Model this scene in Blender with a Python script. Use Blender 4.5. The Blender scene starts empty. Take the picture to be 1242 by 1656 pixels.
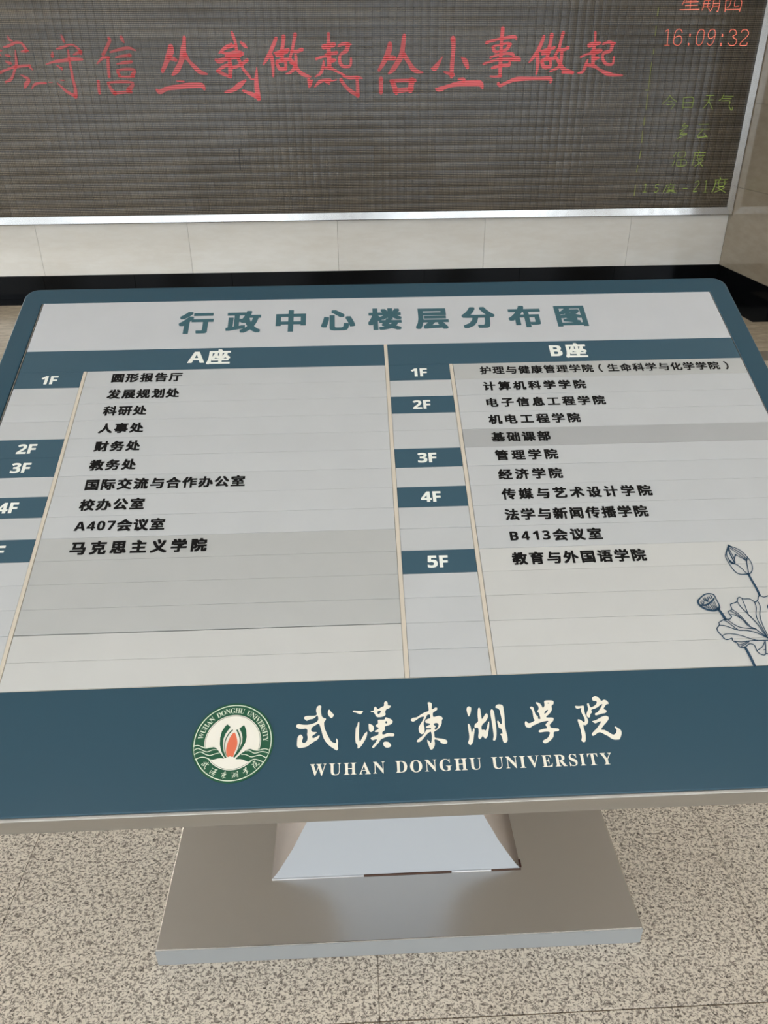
import bpy, bmesh, math, random
from mathutils import Matrix, Vector
random.seed(7)
S = bpy.context.scene
# ---------------------------------------------------------------- camera
FOC, YAW, PITCH, ROLL = 1222.7774, 2.2013, 28.8605, -0.5310
cam = bpy.data.cameras.new('camera'); camo = bpy.data.objects.new('camera', cam); S.collection.objects.link(camo)
cam.sensor_fit = 'HORIZONTAL'; cam.sensor_width = 36.0; cam.lens = 36.0 * FOC / 1242.0; cam.clip_start = 0.02; cam.clip_end = 200
_y, _p, _r = (math.radians(a) for a in (YAW, PITCH, ROLL))
fwd = Vector((math.sin(_y) * math.cos(_p), math.cos(_y) * math.cos(_p), -math.sin(_p)))
rt = Vector((math.cos(_y), -math.sin(_y), 0)); up = rt.cross(fwd)
R0 = rt * math.cos(_r) + up * math.sin(_r); U0 = up * math.cos(_r) - rt * math.sin(_r)
camo.matrix_world = Matrix(((R0.x, U0.x, -fwd.x, 0), (R0.y, U0.y, -fwd.y, 0), (R0.z, U0.z, -fwd.z, 1.5), (0, 0, 0, 1)))
S.camera = camo
# ---------------------------------------------------------------- world, lights, exposure
W = bpy.data.worlds.new('overcast_sky'); S.world = W; W.use_nodes = True
bg = W.node_tree.nodes['Background']; bg.inputs[0].default_value = (0.80, 0.90, 1.0, 1); bg.inputs[1].default_value = 2.2
S.view_settings.view_transform = 'Standard'; S.view_settings.look = 'None'; S.view_settings.gamma = 1; S.view_settings.use_curve_mapping = False
S.view_settings.exposure = 0.6
S.cycles.use_denoising = True
S.cycles.max_bounces = 8; S.cycles.diffuse_bounces = 5; S.cycles.glossy_bounces = 4
ROOM = dict(xl=-7.0, xr=5.5, yr=-5.0, yb=6.6562, z=3.9)
def portal(name, loc, rot, sx, sy):
    l = bpy.data.lights.new(name, 'AREA'); l.shape = 'RECTANGLE'; l.size = sx; l.size_y = sy; l.cycles.is_portal = True
    o = bpy.data.objects.new(name, l); S.collection.objects.link(o); o.location = loc; o.rotation_euler = rot
portal('sky_portal', (-0.75, -5.15, 1.6), (math.radians(90), 0, 0), 12.4, 3.2)
portal('sky_portal_left', (-7.15, -0.5, 1.6), (math.radians(90), 0, math.radians(-90)), 8.4, 3.2)
portal('sky_portal_side', (5.65, -1.4, 1.2), (math.radians(90), 0, math.radians(90)), 3.6, 2.4)
FILL_PANELS = [(-5.6, 5.7), (-3.9, 5.7), (4.4, 5.2), (-4.2, -0.9), (-1.4, -0.9), (1.4, -0.9), (4.0, -0.9), (-4.2, -3.2), (-1.4, -3.2), (1.4, -3.2), (4.0, -3.2)]  # unseen ceiling panels added as fill light, back-wall ones to brighten that wall
FILL_STRENGTH = 12.0
RED = [[[-2460,1903,5,-2454,1880,20,-2432,1871,6],[-2506,1832,9,-2463,1841,19,-2422,1857,20,-2381,1859,17,-2360,1842,19,-2348,1816,23,-2334,1807,13],[-2386,1803,10,-2350,1807,23],[-2535,1811,15,-2524,1811,7],[-2542,1782,11,-2536,1775,6],[-2505,1780,13,-2476,1775,19],[-2514,1743,10,-2495,1734,23,-2475,1729,14],[-2425,1815,7,-2432,1775,15,-2438,1728,22,-2459,1689,18,-2482,1651,18,-2505,1625,21,-2547,1609,15],[-2570,1671,21,-2516,1690,16,-2441,1708,21,-2342,1714,18],[-2351,1708,13,-2331,1690,13],[-2428,1658,5,-2397,1641,18,-2371,1621,23,-2400,1592,31,-2414,1568,11],[-2362,1565,8,-2337,1592,17,-2296,1601,18,-2252,1601,18]],[[-2074,1906,9,-2068,1882,21,-2062,1862,14],[-2123,1818,15,-2071,1831,19,-2020,1844,14,-1984,1833,15,-1962,1810,23,-1955,1791,26],[-2008,1782,13,-1953,1800,26],[-2159,1801,9,-2164,1780,23,-2166,1771,22],[-2222,1722,8,-2156,1738,18,-2089,1746,23,-2028,1751,25,-1951,1752,15],[-2043,1810,14,-2046,1772,17,-2047,1725,18,-2046,1677,20,-2047,1629,21,-2041,1580,23,-2043,1541,28,-2050,1509,32],[-2145,1714,9,-2114,1692,20],[-2229,1605,5,-2202,1605,6],[-2166,1600,7,-2137,1571,16,-2104,1541,21,-2054,1514,21],[-2138,1619,10,-2113,1617,7]],[[-1734,1884,23,-1731,1867,25,-1758,1827,24,-1794,1780,25],[-1753,1763,15,-1800,1759,20,-1848,1724,10],[-1762,1761,21,-1770,1704,24,-1776,1636,21],[-1643,1892,17,-1640,1878,28,-1628,1855,9],[-1739,1796,13,-1668,1812,21,-1601,1821,22,-1552,1805,9],[-1706,1763,10,-1653,1770,20,-1598,1774,28],[-1703,1719,11,-1649,1729,22,-1594,1734,23],[-1707,1665,20,-1697,1646,23],[-1710,1678,16,-1646,1686,21,-1581,1679,23,-1603,1645,31],[-1703,1641,14,-1649,1636,18,-1593,1638,19],[-1861,1610,22,-1866,1569,23,-1866,1532,22],[-1792,1595,18,-1770,1548,27,-1751,1529,32],[-1791,1600,17,-1699,1604,18,-1606,1596,21,-1647,1548,40],[-1757,1526,21,-1694,1536,21,-1624,1535,16]],[[-1291,1828,36,-1297,1798,47,-1319,1762,40,-1346,1714,30,-1374,1672,25],[-1315,1760,33,-1265,1743,22],[-1184,1885,22,-1191,1846,27,-1200,1816,39,-1210,1774,43,-1232,1726,34,-1267,1677,38,-1303,1647,16],[-1194,1774,36,-1168,1734,21,-1131,1695,30,-1096,1664,28,-1046,1651,12],[-1435,1549,17,-1414,1536,30,-1354,1558,27,-1261,1569,32,-1174,1578,37,-1096,1577,33,-1078,1552,20],[-1277,1607,9,-1226,1604,12]],[[-834,1917,15,-826,1891,22,-814,1852,19,-810,1807,23],[-940,1785,10,-893,1817,25,-842,1839,18],[-872,1820,19,-814,1834,17],[-774,1852,14,-752,1834,25,-731,1816,9],[-917,1787,13,-869,1778,27,-813,1780,41,-771,1780,30],[-892,1763,20,-786,1771,26],[-971,1742,17,-944,1733,33,-886,1748,24,-794,1756,16],[-869,1742,26,-867,1699,32,-873,1638,28],[-969,1669,17,-913,1699,22,-862,1711,20],[-969,1669,17,-925,1650,23,-871,1628,17],[-857,1690,18,-800,1704,22,-738,1738,24],[-802,1747,26,-782,1704,22,-767,1674,20,-735,1637,21,-720,1617,12,-698,1615,9],[-670,1694,5,-676,1648,20,-682,1599,29,-681,1543,36,-674,1483,31],[-763,1607,15,-812,1575,36,-865,1544,27,-924,1531,12],[-788,1539,16,-739,1521,24,-684,1499,34,-664,1483,14]],[[-512,1876,23,-533,1837,27,-563,1786,26,-593,1743,25,-618,1711,11],[-555,1763,27,-549,1711,24,-552,1632,14],[-456,1887,29,-461,1847,25,-472,1808,27,-482,1768,32],[-530,1782,17,-483,1788,27,-426,1802,21],[-515,1768,25,-440,1790,25],[-370,1899,27,-383,1853,22,-398,1802,20,-416,1756,19],[-406,1793,16,-360,1793,22,-325,1804,25],[-475,1768,25,-477,1739,25],[-519,1716,21,-498,1679,25,-454,1681,23],[-518,1728,21,-477,1735,26,-417,1742,17],[-454,1687,19,-452,1722,21],[-416,1747,17,-389,1710,28,-355,1663,25,-316,1639,25,-269,1628,9],[-375,1767,21,-374,1733,21,-383,1692,28,-419,1658,18,-453,1647,10],[-418,1719,15,-379,1704,15]],[[-124,1903,21,-126,1846,23,-127,1789,31,-126,1743,34,-126,1691,30],[-165,1820,31,-118,1827,31,-84,1833,28],[-154,1772,11,-107,1777,21,-67,1782,24],[-223,1742,16,-175,1756,15,-121,1760,19],[-109,1731,31,-82,1735,21],[-168,1731,10,-172,1697,21,-194,1650,21,-235,1628,8],[-165,1686,20,-111,1679,20,-58,1655,15,-18,1637,15],[-57,1822,9,-38,1831,21,2,1839,20,40,1834,12],[18,1830,31,4,1794,29,-37,1771,17,-48,1742,22,-40,1707,24,-10,1690,19,31,1698,18,38,1742,15],[-19,1628,19,28,1619,22,76,1622,20,119,1615,9],[79,1616,22,83,1566,24,83,1497,27],[-43,1605,25,-7,1560,23,39,1524,27,87,1500,22],[-287,1610,22,-278,1586,35,-285,1560,17],[-257,1607,9,-275,1583,19],[-244,1559,9,-207,1592,24,-169,1603,19,-121,1602,22],[-156,1594,17,-132,1582,17],[-111,1598,8,-75,1607,10]],[[331,1836,30,327,1805,41,308,1760,38,278,1709,31,247,1667,20],[308,1748,35,364,1744,29],[438,1886,25,433,1855,30,426,1804,33,416,1760,39,383,1708,36,353,1670,32,322,1644,14],[435,1766,31,477,1711,29,503,1675,34,542,1655,24,579,1650,10],[262,1610,31,261,1519,29],[349,1588,33,368,1545,36,379,1512,24],[337,1595,21,436,1598,23,520,1597,26],[497,1597,43,486,1531,37],[368,1528,32,436,1534,31,501,1540,24]],[[802,1865,37,807,1815,30,805,1751,29,801,1699,30,800,1621,27],[742,1651,10,777,1641,21,814,1631,24],[725,1748,7,699,1710,24,670,1677,37,647,1674,13],[870,1745,8,899,1721,37,919,1679,24],[684,1539,17,711,1536,32,780,1558,23,848,1571,33,947,1575,40,1020,1573,40,1041,1543,17],[854,1604,14,896,1604,17,893,1587,21]],[[1171,1928,27,1170,1885,26,1167,1843,23,1168,1780,24,1169,1684,27,1171,1625,24],[1054,1838,20,1094,1850,18,1155,1862,18,1216,1871,21,1272,1873,19,1276,1854,7],[1102,1810,16,1117,1786,24,1143,1776,10],[1107,1814,14,1157,1824,15,1213,1835,18,1244,1827,11],[1228,1823,29,1204,1792,21,1137,1780,10],[1089,1742,15,1139,1757,16,1206,1768,15,1260,1763,20,1265,1741,13],[1040,1702,14,1096,1718,16,1163,1731,21,1237,1734,23,1308,1739,16,1318,1717,8],[1249,1727,21,1312,1722,13],[1107,1674,18,1160,1688,21,1234,1693,23,1238,1712,18],[1096,1620,11,1131,1618,12,1179,1620,14],[1160,1570,22,1180,1560,22,1236,1581,21,1298,1599,28,1390,1602,23,1488,1602,22,1563,1600,26,1563,1575,15]],[[1485,1876,22,1469,1830,26,1443,1779,25,1413,1738,22,1386,1709,9],[1445,1761,28,1454,1697,24,1449,1632,14],[1543,1886,29,1539,1841,23,1530,1796,28],[1467,1782,15,1517,1787,25,1573,1804,16],[1482,1764,19,1532,1778,32],[1628,1898,25,1616,1847,20,1605,1795,22,1579,1749,19],[1599,1786,19,1646,1792,21,1676,1802,23],[1526,1767,25,1522,1732,28],[1483,1715,25,1504,1679,28,1551,1682,22,1548,1720,22],[1486,1723,22,1536,1732,23,1584,1734,18],[1631,1772,22,1630,1720,23,1617,1678,22,1554,1651,13],[1590,1743,16,1626,1696,27,1660,1661,28,1731,1642,19],[1648,1643,15,1729,1636,17]],[[1870,1899,19,1876,1839,16,1873,1782,29,1878,1694,24],[1834,1817,29,1874,1827,28,1913,1831,21],[1853,1776,15,1894,1779,28,1929,1782,24],[1780,1742,15,1834,1762,15,1908,1770,19],[1886,1732,26,1913,1735,19],[1835,1727,9,1825,1695,22,1807,1648,21,1770,1636,12],[1836,1689,22,1893,1680,22,1937,1656,17,1996,1632,29,2053,1622,18,2116,1619,10],[1937,1825,13,1982,1836,20,2034,1828,11],[2011,1824,28,2000,1781,23,1953,1767,22,1947,1735,20,1973,1700,22,2009,1691,15,2031,1699,17,2033,1740,14]]]
CLK = [[2420,1916,4,2401,1902,4],[2423,1914,5,2430,1816,5],[2410,1814,4,2448,1814,4],[2531,1896,5,2518,1913,5,2495,1915,5,2479,1898,5,2475,1859,5,2479,1827,5,2499,1814,5,2522,1816,5,2537,1839,5,2529,1866,5,2509,1874,5,2481,1863,5],[2593,1882,10,2594,1874,10],[2593,1823,11,2594,1815,10],[2668,1914,5,2653,1899,5,2647,1862,5,2651,1830,5,2664,1815,5,2683,1815,5,2698,1834,5,2701,1869,5,2698,1898,5,2686,1912,5,2668,1914,5],[2735,1826,5,2750,1813,5,2770,1817,5,2782,1841,5,2786,1881,5,2778,1906,5,2762,1914,5,2743,1908,5,2732,1885,5,2740,1861,5,2760,1856,5,2779,1869,5],[2841,1879,11,2843,1871,11],[2842,1821,11,2844,1812,11],[2893,1896,5,2902,1910,5,2925,1911,5,2942,1899,5,2944,1880,5,2922,1866,5,2951,1850,5,2959,1832,5,2947,1812,5,2916,1810,5,2896,1825,5],[2983,1894,5,2991,1908,5,3019,1910,5,3038,1893,5,3036,1871,5,2987,1815,5,3040,1810,5,3042,1828,5],[2504,2083,4,2616,2087,4],[2523,2064,4,2615,2066,4],[2486,2037,5,2632,2039,5],[2557,2105,4,2563,2038,4],[2528,2109,4,2602,2111,4],[2528,2109,4,2527,2092,4,2600,2094,4],[2512,2098,4,2499,2068,4],[2661,2090,4,2660,2052,4,2654,2033,4],[2693,2093,4,2692,2052,4],[2655,2074,4,2706,2076,4],[2654,2056,4,2710,2058,4],[2661,2094,4,2706,2096,4],[2698,2048,4,2715,2032,4],[2729,2097,4,2730,2051,4,2716,2028,4],[2729,2097,4,2775,2098,4,2777,2032,5,2767,2028,4],[2731,2076,4,2775,2077,4],[2731,2057,4,2774,2059,4],[2822,2097,5,2829,2026,5],[2822,2097,5,2936,2098,5,2940,2026,5],[2862,2096,4,2857,2062,4,2841,2051,4],[2891,2098,4,2895,2058,4,2928,2060,4],[2830,2037,4,2937,2038,4]]
GRN = [[2511,1480,5,2491,1451,5,2462,1426,5],[2511,1480,5,2540,1455,5,2572,1438,6],[2503,1438,5,2537,1440,5],[2497,1417,5,2555,1421,5,2537,1387,5],[2621,1463,5,2629,1390,6],[2621,1463,5,2698,1464,6,2700,1394,6],[2625,1429,5,2699,1430,5],[2629,1397,5,2699,1398,5],[2798,1478,5,2861,1479,5],[2785,1447,5,2863,1448,5],[2828,1478,5,2822,1431,6,2791,1389,6],[2824,1444,5,2866,1384,6],[2936,1485,6,2925,1456,5,2908,1443,6],[2931,1473,5,3015,1470,5],[2930,1456,5,3003,1455,5],[2928,1439,5,2992,1438,5,2995,1404,6,3021,1374,6,3026,1396,5],[2668,1287,6,2648,1266,6,2697,1268,6,2634,1233,6],[2664,1233,6,2638,1209,6,2697,1213,6,2624,1178,6],[2779,1276,5,2858,1277,5],[2771,1242,5,2870,1243,5],[2821,1240,5,2782,1188,6,2856,1189,6],[2837,1211,6,2864,1185,6],[2632,1076,6,2617,1049,6],[2652,1080,5,2707,1082,5,2706,1048,5,2653,1047,5,2652,1080,5],[2632,1022,6,2619,981,6],[2652,1022,5,2655,981,5,2725,983,5,2721,1021,5,2652,1022,5],[2683,1021,5,2688,983,5],[2815,1092,6,2823,1078,6],[2778,1074,5,2874,1075,5],[2789,1074,6,2781,984,6],[2802,1054,5,2873,1055,5],[2816,1065,5,2817,1033,5,2857,1035,5,2854,1064,5],[2804,1020,5,2865,1021,5,2803,974,6],[2820,1015,5,2869,974,6],[2412,836,5,2424,848,6,2420,787,6],[2408,785,5,2436,786,5],[2531,843,6,2507,841,6],[2507,841,6,2505,818,6,2521,818,6,2532,806,6,2526,789,6,2513,782,6,2500,789,6],[2627,850,6,2632,838,6],[2594,837,5,2670,838,5],[2599,837,6,2578,783,6],[2607,820,5,2668,821,5],[2621,829,5,2622,803,5,2656,804,5,2655,829,5],[2609,797,5,2667,798,5,2604,781,6],[2627,794,5,2686,777,6],[2737,809,5,2773,810,5],[2831,854,6,2855,864,6,2864,845,6,2849,817,6,2827,784,6,2860,786,6],[2913,855,5,2924,864,5,2928,778,6],[2913,777,5,2946,778,5],[3032,891,7,3039,875,7],[2992,871,6,3099,874,6],[3002,871,8,2998,815,8,2985,778,8],[3011,850,6,3095,851,6],[3029,866,6,3032,824,6,3078,825,6,3075,866,6],[3014,813,6,3086,814,6,3006,776,7],[3030,810,6,3100,774,7]]
GLN = [[2324,2053,6,2324,2000,7],[2327,1938,5,2328,1875,6],[2332,1792,6,2333,1756,6],[2329,1708,4,2332,1594,5],[2332,1635,4,2333,1528,5],[2308,1518,4,2341,1519,4],[2334,1494,5,2337,1385,6],[2335,1333,6,2338,1273,7],[2334,1238,5,2340,1150,6],[2343,1097,6,2340,1034,8],[2335,989,5,2331,934,6],[2338,842,6,2340,758,8]]
GAP = [[-857,1144,5,-863,985,5]]
CAL = [[[-1043,2272,-1012,2283,-981,2264,-977,2237,-985,2194,-982,2119,-969,2044,-949,2001,-913,1977,-872,1964,-872,1935,-892,1904,-909,1879,-909,1811,-892,1727,-856,1632,-811,1538,-771,1465,-731,1417,-686,1395,-646,1389,-638,1419,-641,1480,-628,1490,-611,1464,-596,1417,-602,1316,-595,1261,-612,1231,-642,1227,-696,1265,-776,1323,-835,1381,-885,1449,-931,1543,-961,1657,-987,1751,-1013,1825,-1033,1845,-1069,1838,-1119,1808,-1179,1769,-1198,1728,-1196,1692,-1177,1667,-1127,1658,-1082,1656,-1079,1636,-1116,1611,-1166,1577,-1174,1552,-1160,1526,-1125,1528,-1066,1558,-1021,1582,-1008,1571,-1026,1526,-1065,1476,-1134,1438,-1203,1390,-1282,1338,-1360,1315,-1449,1307,-1489,1326,-1508,1372,-1505,1483,-1495,1554,-1466,1594,-1437,1613,-1406,1597,-1380,1550,-1389,1499,-1401,1459,-1383,1427,-1353,1416,-1313,1435,-1284,1480,-1277,1546,-1289,1608,-1283,1680,-1289,1721,-1319,1745,-1390,1741,-1470,1749,-1521,1777,-1537,1814,-1518,1847,-1473,1855,-1382,1839,-1281,1835,-1180,1852,-1100,1881,-1054,1921,-1042,1973,-1056,2032,-1071,2038,-1121,1997,-1161,1967,-1242,1954,-1298,1928,-1328,1947,-1367,1991,-1335,2032,-1264,2040,-1162,2036,-1101,2044,-1076,2075,-1092,2145,-1088,2209,-1068,2251],[-794,2173,-755,2121,-715,2077,-691,2039,-710,1997,-740,1972,-776,1989,-811,2038,-827,2081,-819,2140]],[[-247,2129,-140,2119,-33,2106,-34,2083,-65,2042,-91,2036,-131,2049,-192,2078,-248,2091],[-120,1866,-114,1811,-124,1687,-130,1563,-125,1460,-108,1403,-75,1458,-22,1548,20,1603,55,1616,54,1566,26,1475,-26,1385,-78,1306,-129,1258,-167,1254,-168,1320,-201,1372,-214,1464,-207,1607,-194,1720,-163,1771,-148,1834],[96,1795,126,1797,186,1763,212,1705,197,1643,151,1611,111,1626,97,1678],[156,2097,218,2111,233,2180,262,2202,292,2172,322,2142,395,2184,458,2214,466,2290,504,2324,544,2292,551,2227,612,2214,606,2182,568,2148,521,2137,489,2095,480,2053,488,2010,458,1974,386,1950,304,1951,265,1981,236,2041,206,2074,160,2076],[309,2086,382,2101,370,2057,337,2021,307,2029],[322,1889,454,1889,477,1936,537,1923,607,1889,641,1845,623,1793,550,1754,458,1727,460,1674,444,1634,397,1599,398,1548,440,1546,511,1569,592,1571,651,1553,665,1522,633,1492,538,1496,436,1469,355,1431,312,1367,250,1303,188,1245,159,1256,170,1296,232,1365,270,1430,245,1441,184,1423,145,1440,131,1471,187,1504,289,1536,310,1577,306,1603,241,1605,227,1632,273,1651,312,1680,300,1712,251,1740,262,1771,304,1800,306,1858],[470,1831,493,1851,515,1829,506,1800,481,1799],[406,1338,427,1373,492,1375,541,1353,574,1296,567,1266,521,1242,467,1243,419,1282]],[[1469,2257,1516,2261,1550,2238,1561,2205,1547,2108,1574,2091,1629,2127,1674,2119,1665,2071,1611,2036,1573,2011,1562,1969,1570,1910,1621,1913,1684,1927,1744,1914,1781,1865,1756,1823,1744,1740,1702,1668,1636,1608,1562,1565,1558,1518,1566,1431,1630,1413,1728,1394,1807,1370,1833,1333,1819,1283,1748,1281,1690,1303,1673,1340,1607,1378,1551,1380,1555,1303,1539,1233,1500,1174,1463,1158,1435,1177,1420,1238,1396,1310,1390,1371,1401,1383,1434,1349,1465,1307,1484,1347,1498,1459,1490,1557,1455,1558,1396,1514,1331,1445,1265,1376,1213,1342,1158,1344,1165,1380,1219,1429,1282,1472,1348,1547,1388,1608,1434,1616,1490,1619,1488,1650,1407,1654,1384,1681,1432,1710,1490,1737,1456,1761,1396,1774,1376,1806,1390,1837,1444,1867,1498,1886,1499,1950,1477,1972,1430,1952,1394,1880,1353,1818,1338,1745,1347,1671,1347,1599,1327,1537,1276,1519,1237,1546,1216,1604,1221,1676,1262,1748,1319,1830,1360,1913,1346,1924,1263,1906,1177,1851,1114,1817,1069,1829,1056,1861,1099,1901,1192,1914,1288,1974,1395,2028,1468,2052,1479,2122,1470,2208],[1561,1736,1598,1761,1649,1759,1674,1722,1651,1660,1606,1610,1576,1616,1584,1652,1607,1682,1583,1704]],[[2353,2087,2377,2118,2409,2125,2448,2105,2453,2062,2421,1956,2378,1888,2354,1958,2345,2044],[2337,1705,2363,1710,2388,1662,2400,1557,2402,1514,2426,1546,2448,1602,2473,1601,2473,1554,2443,1432,2416,1320,2378,1250,2340,1226,2312,1248,2297,1289,2324,1354,2338,1436,2334,1580],[2607,2056,2637,2087,2659,2054,2662,1947,2667,1819,2713,1865,2762,1927,2795,1944,2815,1898,2802,1835,2752,1763,2672,1693,2636,1631,2641,1563,2687,1567,2715,1545,2744,1575,2768,1647,2804,1729,2827,1750,2815,1645,2783,1522,2756,1430,2725,1380,2693,1365,2665,1387,2641,1424,2610,1389,2571,1357,2543,1376,2541,1428,2557,1499,2563,1592,2546,1619,2490,1618,2482,1658,2506,1709,2555,1739,2578,1780,2583,1907],[2890,2002,2920,2038,2953,2016,2966,1956,2970,1829,2971,1681,2967,1535,2949,1412,2920,1331,2887,1309,2861,1328,2886,1414,2889,1559,2885,1726,2880,1885],[3013,2078,3035,2126,3090,2151,3161,2137,3192,2098,3193,1990,3190,1841,3177,1694,3175,1569,3190,1423,3189,1321,3163,1266,3120,1247,3084,1274,3073,1346,3062,1408,3041,1444,3059,1461,3089,1458,3093,1530,3079,1572,3027,1601,3016,1669,3010,1743,3033,1765,3054,1730,3084,1682,3111,1697,3118,1781,3109,1908,3098,2016,3057,2055]],[[3810,2057,3853,2066,3889,2033,3896,1952,3910,1876,3953,1827,3950,1774,4001,1772,3997,1841,3992,1905,3958,1949,3998,2001,4000,2077,3955,2154,3973,2167,4037,2146,4076,2096,4101,2030,4137,2061,4153,2093,4155,2163,4187,2200,4338,2196,4374,2166,4358,2106,4310,2070,4306,1990,4262,1916,4195,1855,4141,1814,4164,1794,4286,1785,4303,1755,4276,1703,4197,1633,4193,1581,4223,1548,4353,1533,4383,1500,4351,1465,4257,1453,4229,1351,4166,1282,4074,1219,4011,1201,3974,1223,3975,1259,4026,1292,4081,1316,4132,1376,4160,1452,4066,1466,3952,1455,3915,1472,3930,1502,4016,1530,4117,1552,4095,1632,4174,1707,4098,1710,3992,1688,3893,1650,3795,1612,3749,1577,3697,1574,3645,1597,3630,1655,3642,1712,3670,1727,3704,1683,3766,1686,3866,1735,3848,1783,3847,1868,3847,1964,3811,2030],[4223,2139,4245,2146,4263,2136,4242,2125],[4111,1895,4149,1947,4196,1978,4206,1961,4175,1920,4134,1891]],[[4854,2043,4947,2037,5042,2045,5049,2003,5040,1907,5048,1821,5071,1756,5080,1682,5054,1620,4999,1580,4956,1592,4946,1519,4958,1425,4952,1322,4926,1221,4890,1194,4853,1208,4838,1245,4864,1315,4869,1418,4864,1543,4846,1659,4847,1717,4884,1723,4939,1687,4983,1649,5007,1695,5005,1759,4973,1856,4964,1942,4984,1990,4904,1977,4860,1994],[5139,2086,5178,2096,5187,2041,5209,1997,5288,2027,5344,2068,5369,2110,5360,2145,5303,2148,5275,2185,5295,2233,5354,2264,5399,2253,5451,2200,5483,2144,5548,2167,5606,2145,5640,2084,5625,2062,5574,2048,5496,1954,5541,1920,5549,1887,5515,1851,5435,1838,5347,1815,5283,1804,5265,1829,5283,1855,5334,1874,5406,1947,5486,2051,5462,2058,5365,1997,5285,1962,5207,1938,5207,1879,5158,1827,5135,1765,5108,1757,5077,1783,5075,1841,5114,1915,5141,1967,5138,2032],[5171,1668,5247,1686,5351,1735,5442,1774,5516,1782,5561,1753,5556,1706,5493,1634,5404,1554,5334,1468,5403,1455,5483,1405,5553,1351,5602,1343,5651,1378,5680,1439,5672,1470,5649,1503,5665,1528,5710,1500,5769,1446,5780,1383,5753,1312,5699,1232,5646,1224,5576,1228,5512,1259,5462,1308,5381,1357,5314,1401,5248,1399,5177,1355,5121,1331,5100,1353,5107,1383,5164,1438,5238,1498,5304,1568,5371,1650,5322,1652,5243,1618,5201,1635]]]
LOT = [[9829,6350,36,9734,6207,30,9638,6035,27],[9829,6350,43,9774,6206,30,9777,6046,30,9803,5791,30],[9758,6239,24,9680,6081,24,9680,5953,24,9720,5826,41,9806,5760,30],[9638,6035,21,9626,5971,21],[9818,6318,24,9949,6200,24,10068,6067,24,10166,5873,27],[9824,6334,27,10013,6230,24,10132,6097,24,10216,5903,24,10243,5744,24,10209,5589,24,10141,5483,26,10055,5424,35],[9830,6252,21,9928,6136,21,10042,5988,21,10139,5874,21],[9790,6254,21,9811,6108,21,9835,5932,21,9828,5885,21],[9911,6041,42,9848,5932,27,9816,5791,24],[9911,6041,27,9984,5974,21,10091,5891,24,10137,5826,27],[10187,5935,27,10126,5795,27,10096,5624,24,10060,5440,26],[9627,5955,21,9640,5828,21,9686,5639,24,9747,5497,26,9858,5432,29,9991,5433,35,10055,5424,41],[9700,5763,24,9827,5743,24,9924,5630,24,9989,5504,20,10034,5441,20],[9693,5827,59,9758,5777,41],[10047,5440,53,10080,5225,58,10113,5012,60,10127,4788,62],[8519,4714,39,8493,4628,44,8532,4539,55,8612,4464,55,8726,4416,55,8850,4403,50,8972,4465,61,9004,4551,33,8984,4712,28,8961,4845,34,8894,4883,34,8764,4882,34,8639,4813,34,8519,4714,39],[8515,4569,39,8667,4563,50,8821,4645,45,8929,4743,39],[8625,4507,25,8726,4503,25],[8778,4588,14,8832,4427,22],[8825,4615,14,8870,4425,22],[8869,4649,14,8899,4439,22],[8911,4685,14,8929,4452,22],[8718,4561,14,8781,4429,22],[8673,4540,14,8733,4439,22],[8566,4654,25,8595,4580,25,8642,4651,25,8600,4682,25],[8707,4781,25,8711,4707,39,8749,4662,39,8745,4735,28],[8819,4806,25,8840,4747,25,8891,4789,25,8866,4834,25],[8660,4753,22,8677,4679,28],[8776,4793,22,8788,4704,28],[8942,4452,72,8991,4320,71,9038,4148,71],[8747,3906,27,8839,4000,24,8844,4056,22,8907,4096,24,9026,4148,27,9139,4144,25,9212,4212,25,9192,4270,25,9169,4357,22,9229,4383,22,9293,4424,22,9297,4554,25,9400,4594,25,9491,4635,25,9532,4721,25,9596,4757,25,9683,4707,25,9824,4702,25,9897,4649,25,9947,4604,28,10031,4659,25,10073,4746,25,10127,4788,25,10215,4741,25,10359,4780,26,10388,4788,26],[8747,3906,27,8746,3822,27,8807,3696,27,8863,3598,27,8950,3595,24,9034,3624,24,9036,3550,26,9117,3493,24,9135,3397,26,9198,3363,32,9275,3371,26,9403,3455,24,9497,3438,24,9528,3383,24,9529,3275,24,9583,3180,24,9671,3150,24,9746,3187,24,9805,3145,24],[8835,3986,22,8968,3967,24,9100,3906,24,9255,3837,24,9452,3824,24,9658,3761,24,9824,3658,27,9924,3586,32],[8992,4121,22,9074,4062,22,9164,3946,22,9257,3845,24],[9094,4123,22,9186,4015,22,9330,3912,22,9569,3870,24,9713,3848,27],[8807,3696,21,8948,3746,21,9119,3731,21,9303,3677,21,9498,3588,21,9658,3541,24,9907,3537,24],[9229,4383,22,9369,4264,22,9470,4104,22,9544,3946,24,9691,3857,27,9798,3728,27,9929,3599,32],[9293,4424,22,9404,4291,22,9499,4117,22,9589,3930,22],[9192,4270,22,9314,4251,22,9454,4132,22,9533,3988,22],[9499,4620,22,9541,4473,22,9636,4297,22,9731,4122,25,9815,3922,24,9857,3753,24,9921,3613,27],[9643,4703,20,9652,4498,19,9652,4267,28,9715,4151,22],[9929,4590,22,9923,4459,22,9849,4260,22,9834,4090,22,9870,3864,24,9906,3641,27],[10023,4601,22,10025,4455,20,9943,4257,22,9913,4059,22,9920,3862,22,9940,3667,24],[9036,3550,21,9224,3516,21,9431,3536,24,9658,3541,21],[9124,3438,21,9256,3461,21,9406,3537,21],[9184,3396,21,9300,3445,21,9426,3522,21],[9826,3521,21,9787,3373,21,9722,3188,21],[9804,3495,21,9696,3363,21,9541,3275,21],[9705,3282,18,9759,3293,18],[9274,3365,63,9316,3123,68,9341,2872,69],[10279,4519,56,10216,4448,39,10234,4390,39]]
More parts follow.
